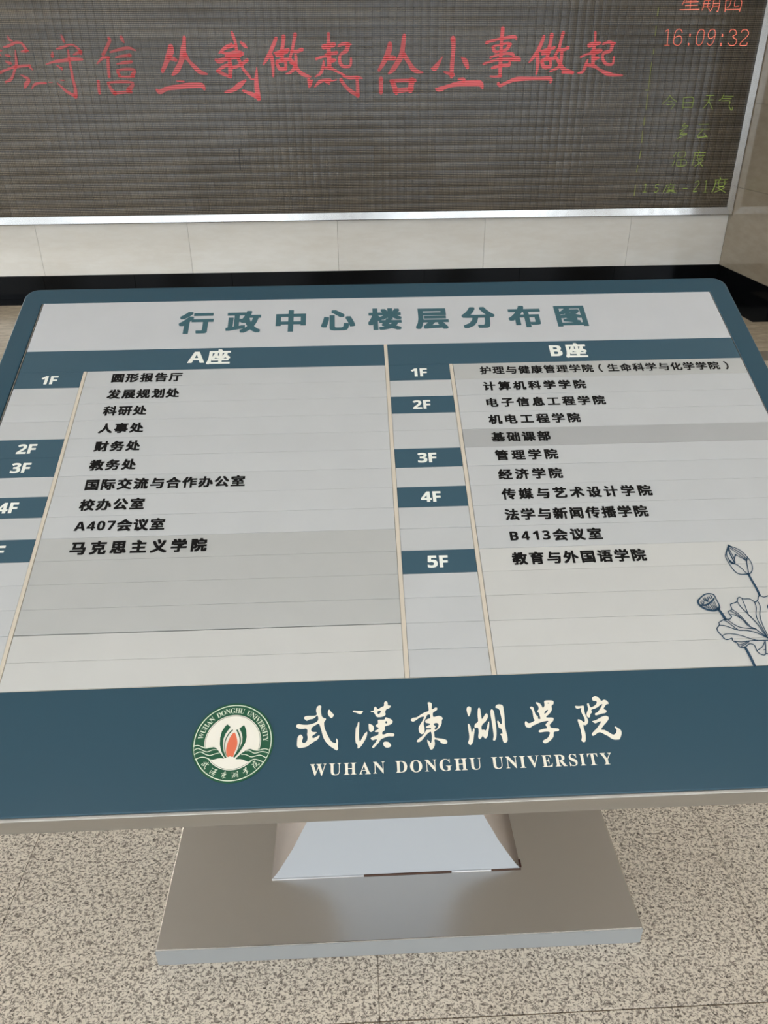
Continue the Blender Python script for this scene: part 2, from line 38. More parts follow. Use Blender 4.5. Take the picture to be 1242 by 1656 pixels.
EM = {"GP":[[-3778,1410,-3696,1425,-3610,1403,-3504,1365,-3413,1386,-3339,1393,-3281,1362,-3250,1332,-3198,1264,-3136,1187,-3094,1129,-3150,1140,-3242,1135,-3332,1116,-3426,1133,-3522,1170,-3614,1168,-3702,1134,-3752,1258],[-2634,1289,-2570,1315,-2515,1319,-2438,1282,-2345,1278,-2271,1294,-2197,1301,-2117,1269,-2153,1158,-2238,1012,-2333,1062,-2407,1074,-2498,1050,-2571,1043,-2666,1084,-2741,1106,-2843,1110,-2783,1173,-2714,1236],[-3083,1905,-3135,1848,-3192,1743,-3217,1598,-3210,1445,-3174,1310,-3119,1205,-3070,1137,-3040,1155,-3071,1194,-3118,1308,-3142,1442,-3141,1576,-3103,1691,-3053,1766,-3007,1839],[-2705,1875,-2651,1751,-2632,1595,-2654,1461,-2712,1349,-2787,1229,-2873,1133,-2893,1158,-2827,1259,-2760,1370,-2721,1483,-2724,1598,-2756,1706,-2806,1796]],"GS":[[-2958,1763,27,-3028,1688,25,-3084,1574,23,-3106,1460,19,-3092,1326,17,-3053,1193,13],[-2854,1759,31,-2794,1640,29,-2767,1523,27,-2780,1390,21,-2827,1259,15,-2884,1168,11]],"FL":[[-2913,1712,-2863,1623,-2828,1487,-2835,1373,-2873,1261,-2902,1159,-2968,1175,-3023,1164,-3061,1287,-3057,1401,-3032,1514,-2985,1628]],"WS":[[-3789,1429,21,-3697,1441,21,-3611,1413,21,-3524,1377,21,-3432,1387,17,-3358,1393,13],[-3770,1334,19,-3681,1374,19,-3535,1306,19,-3460,1293,19,-3352,1332,17,-3250,1328,13],[-3750,1239,19,-3663,1288,19,-3589,1285,19,-3490,1229,19,-3396,1210,19,-3288,1243,17,-3188,1258,13],[-3720,1131,22,-3632,1169,22,-3540,1174,22,-3445,1143,22,-3376,1090,22],[-2457,1292,13,-2363,1279,17,-2272,1304,19,-2198,1310,19,-2112,1277,19],[-2624,1280,13,-2550,1282,17,-2453,1226,19,-2379,1227,19,-2269,1253,19,-2147,1221,19],[-2720,1202,13,-2618,1195,17,-2504,1143,19,-2412,1158,19,-2302,1173,19,-2178,1112,19],[-2551,1020,22,-2481,1073,22,-2408,1084,22,-2314,1056,22,-2228,1012,22]]}
# ---------------------------------------------------------------- helpers
def mat(name, col, rough=0.5, metal=0.0, spec=0.5, coat=0.0, emit=None, es=0):
    m = bpy.data.materials.new(name); m.use_nodes = True; b = m.node_tree.nodes['Principled BSDF']
    b.inputs['Base Color'].default_value = (*col, 1); b.inputs['Roughness'].default_value = rough; b.inputs['Metallic'].default_value = metal
    b.inputs['Specular IOR Level'].default_value = spec; b.inputs['Coat Weight'].default_value = coat
    if emit: b.inputs['Emission Color'].default_value = (*emit, 1); b.inputs['Emission Strength'].default_value = es
    return m
def srgb(r, g, b): return tuple(((c / 255) / 12.92 if c <= 10 else ((c / 255 + .055) / 1.055) ** 2.4) for c in (r, g, b))
def N(m, t, **kw):
    n = m.node_tree.nodes.new(t)
    for k, v in kw.items():
        if k in n.inputs.keys(): n.inputs[k].default_value = v
        else: setattr(n, k, v)
    return n
def lk(m, a, b): m.node_tree.links.new(a, b)
def P_(m): return m.node_tree.nodes['Principled BSDF']
def ramp(m, fac, stops, interp='LINEAR'):
    r = N(m, 'ShaderNodeValToRGB'); r.color_ramp.interpolation = interp
    e = r.color_ramp.elements
    while len(e) < len(stops): e.new(0.5)
    for i, (p, c) in enumerate(stops): e[i].position = p; e[i].color = (*c, 1)
    lk(m, fac, r.inputs[0]); return r
def mixc(m, fac, a, b, mode='MIX'):
    n = N(m, 'ShaderNodeMix', data_type='RGBA', blend_type=mode)
    for s, v in ((0, fac), (6, a), (7, b)):
        if hasattr(v, 'is_output'): lk(m, v, n.inputs[s])
        else: n.inputs[s].default_value = v if s == 0 else (*v, 1)
    return n.outputs[2]
def pos(m): return N(m, 'ShaderNodeNewGeometry').outputs['Position']
def noise(m, vec, scale, detail=3, rough=.5):
    n = N(m, 'ShaderNodeTexNoise', Scale=scale, Detail=detail, Roughness=rough); lk(m, vec, n.inputs['Vector']); return n.outputs['Fac']
def vscale(m, vec, s):
    n = N(m, 'ShaderNodeVectorMath', operation='MULTIPLY'); lk(m, vec, n.inputs[0]); n.inputs[1].default_value = s; return n.outputs[0]
def obj_rand(m, lo, hi):
    r = N(m, 'ShaderNodeObjectInfo').outputs['Random']; n = N(m, 'ShaderNodeMapRange'); lk(m, r, n.inputs[0]); n.inputs[3].default_value = lo; n.inputs[4].default_value = hi
    c = N(m, 'ShaderNodeCombineColor'); [lk(m, n.outputs[0], c.inputs[i]) for i in range(3)]; return c.outputs[0]
def bump(m, h, strength, dist):
    b = N(m, 'ShaderNodeBump', Strength=strength, Distance=dist); lk(m, h, b.inputs['Height']); lk(m, b.outputs[0], P_(m).inputs['Normal'])

def link(name, me, m=None, parent=None, M=None, label=None, kind=None):
    o = bpy.data.objects.new(name, me); S.collection.objects.link(o)
    if m is not None and me is not None and len(me.materials) == 0: me.materials.append(m)
    if parent is not None: o.parent = parent
    if M is not None: o.matrix_local = M
    if label: o['label'] = label
    if kind: o['kind'] = kind
    return o
def box_me(x0, x1, y0, y1, z0, z1, bev=0, name='box', seg=1):
    bm = bmesh.new(); r = bmesh.ops.create_cube(bm, size=1)
    for v in bm.verts:
        v.co = Vector((x0 + (v.co.x + .5) * (x1 - x0), y0 + (v.co.y + .5) * (y1 - y0), z0 + (v.co.z + .5) * (z1 - z0)))
    if bev: bmesh.ops.bevel(bm, geom=bm.edges[:], offset=bev, segments=seg, affect='EDGES', profile=.5)
    me = bpy.data.meshes.new(name); bm.to_mesh(me); bm.free(); return me
def T(x, y, z): return Matrix.Translation((x, y, z))
def curve_me(polys, z=0.0, ext=0.0, bev=0.0, name='print'):
    """2D filled curve from closed polygons (inner ones become holes) -> mesh"""
    c = bpy.data.curves.new('c', 'CURVE'); c.dimensions = '2D'; c.fill_mode = 'BOTH' if ext else 'FRONT'; c.extrude = ext; c.bevel_depth = bev; c.bevel_resolution = 2
    for p in polys:
        s = c.splines.new('POLY'); s.points.add(len(p) - 1); s.use_cyclic_u = True
        for i, q in enumerate(p): s.points[i].co = (q[0], q[1], 0, 1)
    o = bpy.data.objects.new('c', c); S.collection.objects.link(o)
    dg = bpy.context.evaluated_depsgraph_get(); me = bpy.data.meshes.new_from_object(o.evaluated_get(dg)); me.name = name
    bpy.data.objects.remove(o); bpy.data.curves.remove(c)
    for v in me.vertices: v.co.z += z
    return me
def smooth(p, n=4):
    out = []; L = len(p)
    for i in range(L):
        a, b, c, d = p[i - 1], p[i], p[(i + 1) % L], p[(i + 2) % L]
        for k in range(n):
            t = k / n; f = lambda j: .5 * (2 * b[j] + (c[j] - a[j]) * t + (2 * a[j] - 5 * b[j] + 4 * c[j] - d[j]) * t * t + (3 * b[j] - a[j] - 3 * c[j] + d[j]) * t ** 3)
            out.append((f(0), f(1)))
    return out
def strokes_me(strokes, k, z=0.0, plane='xy', sub=4, caps=True, name='strokes', wmul=1.0, aspect=1.0):
    """brush strokes: flat lists x,y,w,... -> one flat mesh of tapered ribbons with round ends"""
    V, F = [], []
    def add(pts):
        i0 = len(V); V.extend(pts); F.append(tuple(range(i0, i0 + len(pts))))
    for s in strokes:
        p = [(s[i] / k, s[i + 1] / k, s[i + 2] / k * wmul) for i in range(0, len(s), 3)]
        if len(p) > 2:
            q = []
            for i in range(len(p) - 1):
                a = p[max(i - 1, 0)]; b = p[i]; c = p[i + 1]; d = p[min(i + 2, len(p) - 1)]
                for j in range(sub):
                    t = j / sub
                    q.append(tuple(.5 * (2 * b[n] + (c[n] - a[n]) * t + (2 * a[n] - 5 * b[n] + 4 * c[n] - d[n]) * t * t + (3 * b[n] - a[n] - 3 * c[n] + d[n]) * t ** 3) for n in range(3)))
            q.append(p[-1]); p = q
        Lf, Rt = [], []
        for i, a in enumerate(p):
            b = p[min(i + 1, len(p) - 1)]; c = p[max(i - 1, 0)]
            dx, dy = b[0] - c[0], b[1] - c[1]; l = math.hypot(dx, dy) or 1
            nx, ny = -dy / l * a[2] / 2, dx / l * a[2] / 2
            Lf.append((a[0] + nx, a[1] + ny)); Rt.append((a[0] - nx, a[1] - ny))
        def put(e): return (e[0], e[1], z) if plane == 'xy' else (e[0], z, e[1])
        i0 = len(V)
        for a, b in zip(Lf, Rt): V.append(put(a)); V.append(put(b))
        for i in range(len(p) - 1): F.append((i0 + 2 * i, i0 + 2 * i + 1, i0 + 2 * i + 3, i0 + 2 * i + 2))
        if caps:
            for a in (p[0], p[-1]):
                add([put((a[0] + a[2] / 2 * math.cos(t * math.pi / 4), a[1] + a[2] / 2 * math.sin(t * math.pi / 4))) for t in range(8)])
    me = bpy.data.meshes.new(name); me.from_pydata(V, [], F); me.update(); return me
def text_me(s, size, bold=0.0, name='glyph'):
    """one character in the built-in font -> mesh: x centred on its ink, y centred on the capital/ideograph middle; bold = outline growth"""
    key = (s, round(size, 5), round(bold, 6))
    if key in text_me.cache: return text_me.cache[key]
    c = bpy.data.curves.new('t', 'FONT'); c.body = s; c.size = size; c.resolution_u = 3
    o = bpy.data.objects.new('t', c); S.collection.objects.link(o); bpy.context.view_layer.update()
    me = bpy.data.meshes.new_from_object(o.evaluated_get(bpy.context.evaluated_depsgraph_get()))
    bpy.data.objects.remove(o); bpy.data.curves.remove(c)
    xs = [v.co.x for v in me.vertices]; ys = [v.co.y for v in me.vertices]
    xc = (min(xs) + max(xs)) / 2; yc = (min(ys) + max(ys)) / 2 if ord(s) < 0x2000 or ord(s) > 0xffff else .38 * size
    for v in me.vertices: v.co.x -= xc; v.co.y -= yc
    if bold:
        bm = bmesh.new()
        for k in range(8):
            dx, dy = bold * ((-1, 0, 1, 1, 1, 0, -1, -1)[k]), .85 * bold * ((-1, -1, -1, 0, 1, 1, 1, 0)[k])
            n0 = len(bm.verts); bm.from_mesh(me); bm.verts.ensure_lookup_table()
            for v in bm.verts[n0:]: v.co.x += dx; v.co.y += dy; v.co.z += k * 2e-7
        bm.to_mesh(me); bm.free()
    me.name = name; text_me.cache[key] = me; return me
text_me.cache = {}
CELL = dict(zip('ABF0123456789', [.74, .72, .60] + [.60] * 10))
SERIF_W = dict(W=1.02, U=.74, H=.80, A=.74, N=.74, D=.74, O=.80, G=.80, I=.41, V=.74, E=.69, R=.74, S=.58, T=.69, Y=.74)
def sansb(c): return chr(0x1D5D4 + ord(c) - 65) if 'A' <= c <= 'Z' else chr(0x1D7EC + ord(c) - 48) if c.isdigit() else c
def serif(c): return chr(0x1D400 + ord(c) - 65)
def put_text(par, M, s, size, bold, width, m, sx=1.0, sy=1.0, ser=False):
    """one object per character, left ink edge at the matrix origin, overall width as given"""
    w = [(SERIF_W.get(c, .42) if ser else CELL.get(c, 1.0)) for c in s]
    fill = .93 if not ser and ord(s[0]) > 255 else .98
    k = width / (sum(w) - (1 - fill))
    x = -(1 - fill) / 2 * k
    for c, a in zip(s, w):
        if c != ' ':
            me = text_me(serif(c) if ser else sansb(c), size, bold if ord(c) > 255 else bold * .35)
            link('glyph', me, m, par, M @ T(x + a * k / 2, 0, 0) @ Matrix.Diagonal((sx, sy, 1, 1)))
        x += a * k

# ---------------------------------------------------------------- materials
def m_granite():
    m = mat('speckled_granite', (.6, .55, .48), .55, spec=.35); p = pos(m)
    warp = N(m, 'ShaderNodeTexNoise', Scale=60.0, Detail=2.0); lk(m, p, warp.inputs['Vector'])
    wv = N(m, 'ShaderNodeVectorMath', operation='SCALE'); lk(m, warp.outputs['Color'], wv.inputs[0]); wv.inputs['Scale'].default_value = .012
    ad = N(m, 'ShaderNodeVectorMath', operation='ADD'); lk(m, p, ad.inputs[0]); lk(m, wv.outputs[0], ad.inputs[1])
    st = vscale(m, ad.outputs[0], (1.0, 1.25, 1.0))
    n1 = noise(m, st, 145, 5, .68); n2 = noise(m, st, 235, 2, .55); n3 = noise(m, p, 3.2, 3, .5); n4 = noise(m, st, 70, 3, .6)
    c1 = ramp(m, n1, [(0.0, srgb(100, 90, 84)), (.36, srgb(122, 112, 104)), (.44, srgb(160, 150, 139)), (.50, srgb(222, 213, 198)), (1, srgb(240, 233, 221))]).outputs[0]
    c2 = ramp(m, n2, [(0.0, (1, 1, 1)), (.575, (1, 1, 1)), (.605, (.27, .26, .25)), (1, (.10, .10, .10))]).outputs[0]
    c = mixc(m, .9, c1, c2, 'MULTIPLY'); c = mixc(m, 1.0, c, ramp(m, n4, [(.38, (.80, .785, .77)), (.52, (1, 1, 1))]).outputs[0], 'MULTIPLY')
    c = mixc(m, .9, c1, c2, 'MULTIPLY')
    c3 = ramp(m, n3, [(.3, (.92, .90, .88)), (.7, (1, 1, 1))]).outputs[0]
    c = mixc(m, 1.0, c, c3, 'MULTIPLY'); c = mixc(m, 1.0, c, obj_rand(m, .95, 1.0), 'MULTIPLY')
    lk(m, c, P_(m).inputs['Base Color']); return m
def m_farstone():
    m = mat('polished_beige_stone', (.4, .35, .3), .18, spec=.5); p = pos(m)
    n1 = noise(m, vscale(m, p, (2.0, 6.0, 1)), 2.5, 5, .6); n2 = noise(m, vscale(m, p, (1, 3, 1)), 22, 4, .6)
    c = ramp(m, n1, [(.3, srgb(150, 138, 120)), (.7, srgb(186, 174, 154))]).outputs[0]
    c = mixc(m, .7, c, ramp(m, n2, [(.35, (.72, .69, .66)), (.62, (1, 1, 1))]).outputs[0], 'MULTIPLY')
    lk(m, c, P_(m).inputs['Base Color']); return m
def m_marble(name, a, b, rough=.09):
    m = mat(name, a, rough, spec=.5); p = pos(m)
    v = vscale(m, p, (1.0, 1.0, 3.6)); n1 = noise(m, v, 1.3, 6, .62); n2 = noise(m, v, 7, 5, .6)
    c = ramp(m, n1, [(.35, b), (.62, a)]).outputs[0]
    c = mixc(m, .35, c, ramp(m, n2, [(.4, b), (.6, a)]).outputs[0]); c = mixc(m, 1.0, c, obj_rand(m, .95, 1.0), 'MULTIPLY')
    lk(m, c, P_(m).inputs['Base Color']); return m
def m_metal(name, col, rough, grain=0.12, direction=(1, 60, 60), metal=1.0):
    m = mat(name, col, rough, metal)
    tc = N(m, 'ShaderNodeTexCoord').outputs['Object']; n = noise(m, vscale(m, tc, direction), 18, 4, .6)
    mr = N(m, 'ShaderNodeMapRange'); lk(m, n, mr.inputs[0]); mr.inputs[3].default_value = max(.02, rough - grain); mr.inputs[4].default_value = rough + grain
    lk(m, mr.outputs[0], P_(m).inputs['Roughness']); return m
def stripes(m, period=.0122, soft=True):
    """bright/dark rows of the display's dot matrix, from world height and x"""
    sx = N(m, 'ShaderNodeSeparateXYZ'); lk(m, pos(m), sx.inputs[0]); outs = []
    for ax in ('Z', 'X'):
        a = N(m, 'ShaderNodeMath', operation='MULTIPLY'); lk(m, sx.outputs[ax], a.inputs[0]); a.inputs[1].default_value = 2 * math.pi / period
        s = N(m, 'ShaderNodeMath', operation='SINE'); lk(m, a.outputs[0], s.inputs[0])
        mr = N(m, 'ShaderNodeMapRange'); lk(m, s.outputs[0], mr.inputs[0]); mr.inputs[1].default_value = -.6; mr.inputs[2].default_value = .6; outs.append(mr.outputs[0])
    return outs
GRANITE = m_granite(); FAR = m_farstone()
MARBLE = m_marble('cream_marble', srgb(250, 247, 240), srgb(241, 236, 226), .07)
MARBLE2 = m_marble('tan_marble', srgb(178, 166, 147), srgb(162, 149, 130), .10)
BLACKG = mat('black_granite', (.004, .0043, .0048), .10, spec=.14)
GROUT = mat('brown_grout', srgb(112, 92, 68), .9); GROUTW = mat('wall_grout', srgb(150, 140, 124), .8)
BANDM = mat('grey_border_stone', srgb(112, 106, 98), .3)
PLASTER = mat('white_plaster', (.70, .68, .64), .8); DARKF = mat('dark_mullion', (.05, .05, .055), .4, .3)
PAVE = mat('outdoor_paving', (.30, .29, .27), .9)
STEEL = m_metal('brushed_stainless', (.62, .60, .57), .22, .1, (1, 1, 1))
ALU = m_metal('silver_board_edge', (.50, .49, .465), .42, .06, (1, 40, 40))
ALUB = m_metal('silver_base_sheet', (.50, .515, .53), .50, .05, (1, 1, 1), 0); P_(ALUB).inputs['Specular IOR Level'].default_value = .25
ALU_SHADE = m_metal('silver_sheet_shade', (.30, .27, .255), .40, .05, (1, 1, 1), .95)  # same sheet as the pedestal front, darkened to paint shade on the sides
TEAL = mat('teal_paint', srgb(42, 75, 91), .30, spec=.45)
SLATB = mat('teal_slat', srgb(56, 86, 101), .42, spec=.4)
def m_slat(name, col):
    m = mat(name, col, .45, 0.0); p = pos(m)
    c = mixc(m, 1.0, col, obj_rand(m, .965, 1.0), 'MULTIPLY'); n = noise(m, vscale(m, p, (6, 6, 6)), 3, 3, .5)
    c = mixc(m, 1.0, c, ramp(m, n, [(.3, (.965, .965, .965)), (.7, (1, 1, 1))]).outputs[0], 'MULTIPLY')
    lk(m, c, P_(m).inputs['Base Color']); return m
SLAT = m_slat('silver_slat', srgb(192, 194, 195)); SLATG = m_slat('grey_slat', srgb(182, 183, 181)); SLATD = m_slat('dark_grey_slat', srgb(172, 173, 173)); SLATC = m_slat('warm_slat', srgb(199, 199, 196))
TITLEM = m_slat('title_sheet', srgb(198, 200, 203))
CREAM = mat('cream_divider', srgb(206, 196, 180), .5); INK = mat('black_ink', (.006, .0055, .0055), .6, spec=.15)
WHITE = mat('white_print', srgb(238, 240, 232), .5); IVORY = mat('ivory_print', srgb(240, 234, 218), .5)
TEALP = mat('teal_print', srgb(62, 98, 107), .5, spec=.3); NAVYP = mat('navy_print', srgb(22, 62, 88), .5)
GREENP = mat('green_enamel', srgb(22, 84, 58), .35); CREAMP = mat('cream_enamel', srgb(238, 234, 222), .35); LINEP = mat('pale_green_line', srgb(216, 228, 206), .35)
BLACKP = mat('black_recess', (.006, .006, .007), .6)
FLAME = mat('flame_enamel', (.8, .2, .1), .35)
_g = N(FLAME, 'ShaderNodeTexCoord').outputs['Generated']; _s = N(FLAME, 'ShaderNodeSeparateXYZ'); lk(FLAME, _g, _s.inputs[0])
lk(FLAME, ramp(FLAME, _s.outputs['Y'], [(0.0, srgb(236, 170, 128)), (.45, srgb(226, 118, 84)), (1.0, srgb(210, 56, 54))]).outputs[0], P_(FLAME).inputs['Base Color'])
RUST = mat('rust', srgb(120, 72, 40), .9); WELDW = mat('bright_weld', (.75, .76, .78), .3, .8); WELDB = mat('brown_weld', srgb(88, 62, 48), .7)
def m_led(single):
    m = mat('led_matrix_face', (.1, .1, .09), .21, spec=.6); z, x = stripes(m)
    a = mixc(m, z, srgb(62, 54, 44), srgb(134, 122, 103)); b = mixc(m, x, srgb(205, 205, 205), srgb(255, 255, 255))
    c = mixc(m, 1.0, a, b, 'MULTIPLY')
    if single: c = mixc(m, 1.0, c, obj_rand(m, .78, 1.0), 'MULTIPLY'); lk(m, c, P_(m).inputs['Base Color']); return m
    att = N(m, 'ShaderNodeAttribute', attribute_name='tone'); f = ramp(m, att.outputs['Fac'], [(0, (1, 1, 1)), (1, (.74, .74, .74))]).outputs[0]
    c = mixc(m, 1.0, c, f, 'MULTIPLY'); lk(m, c, P_(m).inputs['Base Color']); return m
LEDM = m_led(True); LEDM2 = m_led(False)
def m_glow(name, lo, hi, st):
    m = mat(name, lo, .5); z, x = stripes(m); c = mixc(m, z, lo, hi); lk(m, c, P_(m).inputs['Emission Color'])
    P_(m).inputs['Base Color'].default_value = (.03, .02, .02, 1); P_(m).inputs['Emission Strength'].default_value = st; return m
REDL = m_glow('red_led', srgb(132, 56, 54), srgb(224, 96, 100), .62); REDD = m_glow('dim_red_led', srgb(124, 56, 52), srgb(206, 86, 88), .55); ORL = m_glow('orange_led', srgb(170, 70, 54), srgb(240, 128, 104), .95); GRL = m_glow('green_led', srgb(72, 84, 34), srgb(122, 138, 62), .8)
GRLD = m_glow('faint_green_led', srgb(88, 92, 44), srgb(124, 130, 66), .7)

# ---------------------------------------------------------------- setting
X0, X1, YR, YB, ZC = ROOM['xl'], ROOM['xr'], ROOM['yr'], ROOM['yb'], ROOM['z']
XR, YP = 3.1868, 5.7055
def struct(name, me, m): return link(name, me, m, kind='structure')
floor = struct('floor', box_me(X0 - .2, X1 + .2, YR - .2, YB + .2, -.15, -.004), GROUT)
def fl_tile(x0, x1, y0, y1, m, g=.0012, nm='tile', ztop=0.0):
    return link(nm, box_me(x0 + g * .45, x1 - g * .45, y0 + g, y1 - g, -.006, ztop, .0007), m, floor)
xs = [-2.312 + .775 * i for i in range(8)]; ys = [.77 + .775 * i for i in range(-3, 5)] + [4.5768]
xs = [X0] + xs + [X1]; ys = [YR] + ys
for i in range(len(xs) - 1):
    for j in range(len(ys) - 1): fl_tile(xs[i], xs[i + 1], ys[j], ys[j + 1], GRANITE)
bx = [X0, -4.2, -2.6, -1.0, .6, 2.2, 3.8, X1]
for i in range(len(bx) - 1): fl_tile(bx[i], bx[i + 1], 4.5768, 4.7739, BANDM, nm='border_tile')
fy = [4.7739, 5.58, YB - .2188]
fx = [X0, -4.9, -4.1, -3.3, -2.5, -1.7, -.9, -.1, .7, 1.5, 2.3, XR - .2188]
for i in range(len(fx) - 1):
    for j in range(2): fl_tile(fx[i], fx[i + 1], fy[j], fy[j + 1], FAR, .0006)
fl_tile(XR - .2188, 4.2, 4.7739, YP - .2188, FAR, .0006); fl_tile(4.2, X1, 4.7739, YP - .2188, FAR, .0006)
def edge(x0, x1, y0, y1): fl_tile(x0, x1, y0, y1, BLACKG, .0008, 'black_tile', .001)
for i in range(8): edge(-6.99 + (XR + 6.99 - .2188) * i / 8, -6.99 + (XR + 6.99 - .2188) * (i + 1) / 8, YB - .2188, YB)
def poly_me(pts, z0, z1):
    n = len(pts); V = [(x, y, z) for z in (z0, z1) for x, y in pts]; F = [tuple(range(n))[::-1], tuple(range(n, 2 * n))] + [(i, (i + 1) % n, n + (i + 1) % n, n + i) for i in range(n)]
    me = bpy.data.meshes.new('tile'); me.from_pydata(V, [], F); me.update(); return me
g = .001
link('black_tile', poly_me([(XR - .2188 + g, YP - .2188 + 2 * g), (XR - g, YP), (XR - g, YB - .01), (XR - .2188 + g, YB - .01)], -.006, .001), BLACKG, floor)
link('black_tile', poly_me([(XR - .2188 + 2 * g, YP - .2188), (X1, YP - .2188), (X1, YP - g), (XR + g, YP - g)], -.006, .001), BLACKG, floor)

wb = struct('wall_back', box_me(X0 - .2, XR + .02, YB + .012, YB + .25, -.1, ZC), GROUTW)
zr = [.19, .8147, 1.4179, 2.021, 2.624, 3.228, ZC]
xw = [-7.5204, -6.2854, -5.0504, -3.8154, -2.5804, -1.3454, -.1104, 1.1246, 2.3596, XR]
for i in range(len(xw) - 1):
    for j in range(6):
        if j > 0 and xw[i + 1] > -3.6: continue
        a, b = max(xw[i], X0), xw[i + 1]
        link('tile', box_me(a + .001, b - .001, YB, YB + .014, zr[j] + .001, zr[j + 1] - .001, .0008), MARBLE, wb)
wr = struct('wall_right', box_me(XR + .014, X1 + .2, YP + .014, YB + .25, -.1, ZC), GROUTW)
for j in range(6):
    for a, b in ((YP, YB),): link('tile', box_me(XR, XR + .016, a + .001, b - .001, zr[j] + .001, zr[j + 1] - .001, .0008), MARBLE2, wr)
    link('tile', box_me(XR + .001, X1, YP, YP + .016, zr[j] + .001, zr[j + 1] - .001, .0008), MARBLE2, wr)
bb = struct('baseboard_back', box_me(X0, XR, YB - .0, YB + .02, 0, .188), BLACKG)
for a, b in zip([-7, -5.8, -5.0, -4.2, -3.4, -2.60, -1.84, -1.02, -.207, .62, 1.444, 2.27], [-5.8, -5.0, -4.2, -3.4, -2.60, -1.84, -1.02, -.207, .62, 1.444, 2.27, XR]):
    link('black_tile', box_me(a + .0012, b - .0012, YB - .006, YB + .002, .001, .19, .001), BLACKG, bb)
br = struct('baseboard_right', box_me(XR, XR + .02, YP, YB, 0, .188), BLACKG)
link('black_tile', box_me(XR - .004, XR + .002, YP, YB - .008, .001, .19, .001), BLACKG, br)
link('black_tile', box_me(XR - .004, X1, YP - .004, YP + .002, .001, .19, .001), BLACKG, br)
ceil = struct('ceiling', box_me(X0 - .2, X1 + .2, YR - .4, YB + .25, ZC, ZC + .2), PLASTER)
wl = struct('wall_left', box_me(X0 - .2, X0, YR - .4, YB + .25, 3.2, ZC), PLASTER)
for a, b in ((YR - .4, -4.6), (-2.0, -1.6), (1.0, 1.4), (3.7, YB + .25)): link('pier', box_me(X0 - .2, X0, a, b, 0, 3.2), MARBLE, wl)
for k, (a, b) in enumerate(((-4.6, -2.0), (-1.6, 1.0), (1.4, 3.7))):
    w = struct('window_%d' % (k + 5), box_me(X0 - .16, X0 - .1, a, b, 2.35, 2.45), DARKF)
    for q in (a + .04, (a + b) / 2, b - .04): link('mullion', box_me(X0 - .17, X0 - .09, q - .035, q + .035, 0, 3.2), DARKF, w)
ws = struct('wall_side', box_me(X1, X1 + .2, YR - .4, YP, 2.4, ZC), MARBLE2)
for a, b in ((YR - .4, -3.2), (.4, YP)): link('pier', box_me(X1, X1 + .2, a, b, 0, 2.4), MARBLE2, ws)
w = struct('window_8', box_me(X1 + .1, X1 + .16, -3.2, .4, 2.3, 2.4), DARKF)
for q in (-3.16, -1.4, .36): link('mullion', box_me(X1 + .09, X1 + .17, q - .035, q + .035, 0, 2.4), DARKF, w)
# glazed entrance front behind the photographer: piers, header and mullions around open bays
front = struct('wall_front', box_me(X0, X1, YR - .3, YR, 3.2, ZC), PLASTER)
for x in (X0 + .25, -4.0, -.75, 2.5, X1 - .25):
    link('pier', box_me(x - .25, x + .25, YR - .3, YR, 0, 3.2), PLASTER, front)
for k, (a, b) in enumerate(((-6.5, -4.25), (-3.75, -1.0), (-.5, 2.25), (2.75, 5.0))):
    w = struct('window_%d' % (k + 1), box_me(a, b, YR - .2, YR - .14, 2.35, 2.45), DARKF)
    for q in (a + .04, (a + b) / 2, b - .04): link('mullion', box_me(q - .035, q + .035, YR - .2, YR - .13, 0, 3.2), DARKF, w)
struct('pavement', box_me(-30, 30, -40, YR - .3, -.2, -.02), PAVE)
fillm = mat('fill_panel', (.9, .9, .88), .5, emit=(1, .965, .91), es=FILL_STRENGTH)
fillb = mat('fill_panel_wall', (.9, .9, .88), .5, emit=(1, .965, .91), es=FILL_STRENGTH * 2.0)  # stronger added fill near the back wall
for i, (x, y) in enumerate(FILL_PANELS):
    o = link('fill_lamp', box_me(x - .3, x + .3, y - .3, y + .3, ZC - .012, ZC), fillb if y > 5 else fillm, ceil)

